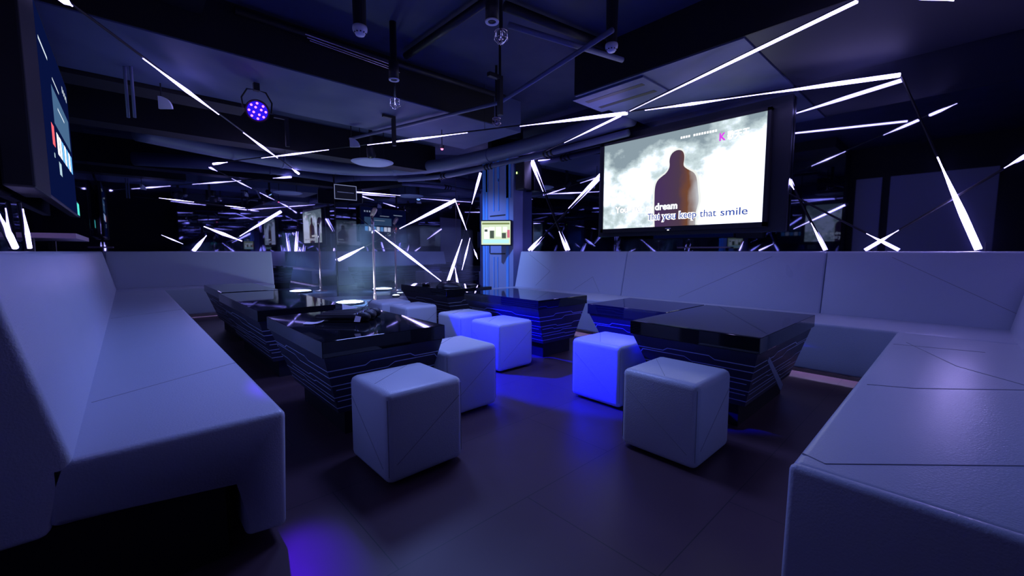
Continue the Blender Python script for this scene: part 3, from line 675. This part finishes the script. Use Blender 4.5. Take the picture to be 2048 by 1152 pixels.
part('disc', lathe(bmesh.new(), [(.0, -.03), (.27, -.03), (.33, -.005), (.33, .0), (0, .0)], n=36), plain('fixture_white', (.55, .6, .85), .5), t, True)
for s in (-.2, .2): part('drop_rod', tube(bmesh.new(), [(s, 0, 0), (s, 0, ZC-p.z)], .006, 6), DARKMETAL, t)
for px, py, lab in ((330, 205, 'half-round pale wall lamp cover at the upper left'), (709, 285, 'half-round pale cover behind the crossing light strip')):
    p = at_z(px, py, 2.5); t = thing('half_round_cover', lab, 'ceiling fixture', p, -YAW)
    bm = bmesh.new(); prism(bm, [(-.06, -.06)]+[(-.06+.13*math.cos(a), -.06+.12*math.sin(a)) for a in [i*math.pi/16 for i in range(9)]][0:9], 'y', -.01, .01)
    part('cover', bm, WHITE, t); part('stem', tube(bmesh.new(), [(-.05, .02, 0), (-.05, .02, ZC-p.z)], .006, 6), DARKMETAL, t)
# PAR can
t = thing('par_spotlight', 'round stage spotlight with a cluster of purple-blue lenses hanging at the left', 'spotlight', PAR)
fd = (Vector((.35, .8, H))-PAR).normalized()*1.0
fd = (Vector((0.2, 1.0, 1.3))-PAR).normalized()
Q = fd.to_track_quat('Z', 'Y').to_matrix().to_4x4()
def tf(bm): bmesh.ops.transform(bm, matrix=Q, verts=bm.verts); return bm
bm = bmesh.new(); n = 28
prof = [(.03, -.17), (.07, -.15), (.085, -.06), (.105, .02), (.098, .02), (.092, 0), (.0, 0)]
lathe(bm, prof, n=n); part('housing', tf(bm), DARKMETAL, t, True)
bm = lathe(bmesh.new(), [(.088, .002), (0, .0025)], n=28); part('lens_plate', tf(bm), BLUEG, t)
spots = [(0, 0)]+[(.035*math.cos(k*math.pi/2+.4), .035*math.sin(k*math.pi/2+.4)) for k in range(4)]+[(.07*math.cos(k*math.pi/4), .07*math.sin(k*math.pi/4)) for k in range(8)]
for a, b in spots[1:]:
    bm = lathe(bmesh.new(), [(.0105, .004), (.009, .010), (0, .012)], (a, b, 0), 12); part('lens', tf(bm), PURP, t)
bm = bmesh.new(); tube(bm, [(-.12, 0, 0), (-.13, 0, .1), (-.08, 0, .19), (0, 0, .2), (.08, 0, .19), (.13, 0, .1), (.12, 0, 0)], .008, 6); part('yoke', bm, DARKMETAL, t)
part('clamp', box(-.025, .025, -.025, .025, .19, 2.68-PAR.z), DARKMETAL, t)
t = thing('par_spotlight', 'small black spotlight added beside the wide beam to brighten stage and pillar', 'spotlight', WASH)  # added can that houses the wash lamps
Q = (Vector((.5, .6, -1))).to_track_quat('Z', 'Y').to_matrix().to_4x4()
part('housing', tf(lathe(bmesh.new(), [(.03, -.12), (.05, -.10), (.06, 0), (.065, .05), (.06, .05), (.055, .01), (0, .01)], n=24)), DARKMETAL, t, True)
part('lens', tf(lathe(bmesh.new(), [(.054, .012), (0, .016)], n=20)), glow('added_wash_lens', (.3, .5, 1), 3), t)
part('clamp', box(-.02, .02, -.02, .02, .08, ZC-WASH.z), DARKMETAL, t)
p = at_z(884, 296, 2.45); t = thing('alarm_indicator', 'small round fixture with a glowing pink red light on the ceiling', 'indicator light', p)
part('body', lathe(bmesh.new(), [(.03, .03), (.03, .0), (.02, -.01)], n=16), DARKMETAL, t); part('light', lathe(bmesh.new(), [(.019, -.0105), (.012, -.025), (0, -.027)], n=12), REDG, t); part('stem', tube(bmesh.new(), [(0, 0, .03), (0, 0, ZC-p.z)], .006, 6), DARKMETAL, t)
# hanging pipes upper left
for px, lab in ((243, 'thin vertical drop pipe at the upper left'), (256, 'second vertical drop pipe beside the first at the upper left')):
    p = at_z(px, 60, 3.0); conduit('drop_pipe', [Vector((p.x, p.y, ZC)), Vector((p.x, p.y, 2.25))], .012, lab)

# ------------------------------------------------------------------ things on the tables
def mic(x, y, rz, label, lift=0):
    t = thing('wireless_microphone', label, 'microphone', (x, y, .601+.022+lift), rz, 'microphones on the near left table'); t.scale = (1.4, 1.15, 1.15)
    part('handle', tube(bmesh.new(), [(-.14, 0, 0), (-.13, 0, 0), (.03, 0, 0), (.055, 0, 0)], [.012, .015, .019, .022], 14), RUBBER, t, True)
    part('grille', tube(bmesh.new(), [(.056, 0, 0), (.07, 0, 0), (.09, 0, 0), (.105, 0, 0), (.112, 0, 0)], [.024, .0275, .0275, .02, .008], 14), DARKMETAL, t, True)
    part('ring', tube(bmesh.new(), [(.05, 0, 0), (.058, 0, 0)], .025, 14), plain('ring', (.1, .1, .16), .3, metal=1) if 'ring' not in bpy.data.materials else bpy.data.materials['ring'], t, True)
mc = at_z(700, 634, .62)
ax = Vector((math.cos(-.70), math.sin(-.70)))   # bundle axis
names = ['nearest of the four microphones bundled on the left table', 'microphone second from the front of the bundle', 'microphone third from the front of the bundle', 'farthest microphone of the bundle, beside the antenna']
pr_ = Vector((-ax.y, ax.x))
for k in range(4):
    o = pr_*(k*.060-.07); mic(mc.x+o.x+ax.x*.02*(k % 2), mc.y+o.y, -.70+.05*(k-1.5), names[k], lift=.0085)
p = at_z(628, 647, .6); bm = bmesh.new()
g = [[bm.verts.new((u*.055, v*.04, .002+.012*abs(u)**2*(1 if u > 0 else .3))) for v in (-1, 0, 1)] for u in (-1, -.5, 0, .5, 1)]
for i in range(4):
    for k in range(2): bm.faces.new((g[i][k], g[i+1][k], g[i+1][k+1], g[i][k+1]))
o = link('paper_slip', bm, PAPER); o.location = (p.x, p.y, .6005); o.rotation_euler = (0, 0, -.5); o.modifiers.new('s', 'SOLIDIFY').thickness = .0006
tag(o, 'small curled pale paper slip left of the microphones', 'paper')
p = at_z(712, 634, .66); o = link('paper_tag', prism(bmesh.new(), [(-.018, -.02), (.016, -.022), (.02, .012), (-.012, .02)], 'z', 0, .001), PAPER); o.location = (p.x, p.y-.02, .652); o.rotation_euler = (math.radians(55), 0, -.6)
tag(o, 'tiny white tag stuck on the microphone bundle', 'tag')
p = at_z(735, 600, .62); o = link('antenna', tube(bmesh.new(), [(0, 0, 0), (.12, .05, .07)], .002, 6), DARKMETAL); o.location = (mc.x+.08, mc.y+.05, .64)
tag(o, 'thin dark antenna sticking up from the microphone bundle', 'antenna')
# dark clutter on the far right table
c = at_z(880, 572, .6)
bm = bmesh.new(); bmesh.ops.create_icosphere(bm, subdivisions=4, radius=1)
for v in bm.verts:
    n_ = .12*math.sin(5*v.co.x+3*v.co.y)+.08*math.sin(9*v.co.y+1); v.co = Vector((v.co.x*.15*(1+n_), v.co.y*.18*(1-n_), max(0, v.co.z)*.075*(1+n_)))
o = link('black_cloth', bm, RUBBER, smooth=True); o.location = (2.98, 4.40, .6); tag(o, 'crumpled black cloth heap on the farthest right table', 'cloth')
for x, y, lab in ((2.88, 4.78, 'small dark glass ashtray at the left end of the farthest right table'), (3.2, 4.72, 'dark ashtray behind the cloth heap on the farthest right table')):
    t = thing('ashtray', lab, 'ashtray', (x, y, .6)); part('dish', lathe(bmesh.new(), [(.05, 0), (.06, .03), (.055, .03), (.04, .01), (0, .01)], n=20), GLOSS, t, True)
    bm = bmesh.new(); tube(bm, [(-.03, 0, .018), (.05, .02, .036)], .004, 6); part('stub', bm, PAPER, t)
bm = bmesh.new(); bx(bm, -.1, .1, -.03, .03, 0, .02, bev=.005); o = link('remote_control', bm, RUBBER); o.location = (3.3, 4.35, .6); o.rotation_euler = (0, 0, .5); tag(o, 'flat black remote control on the farthest right table', 'remote control')
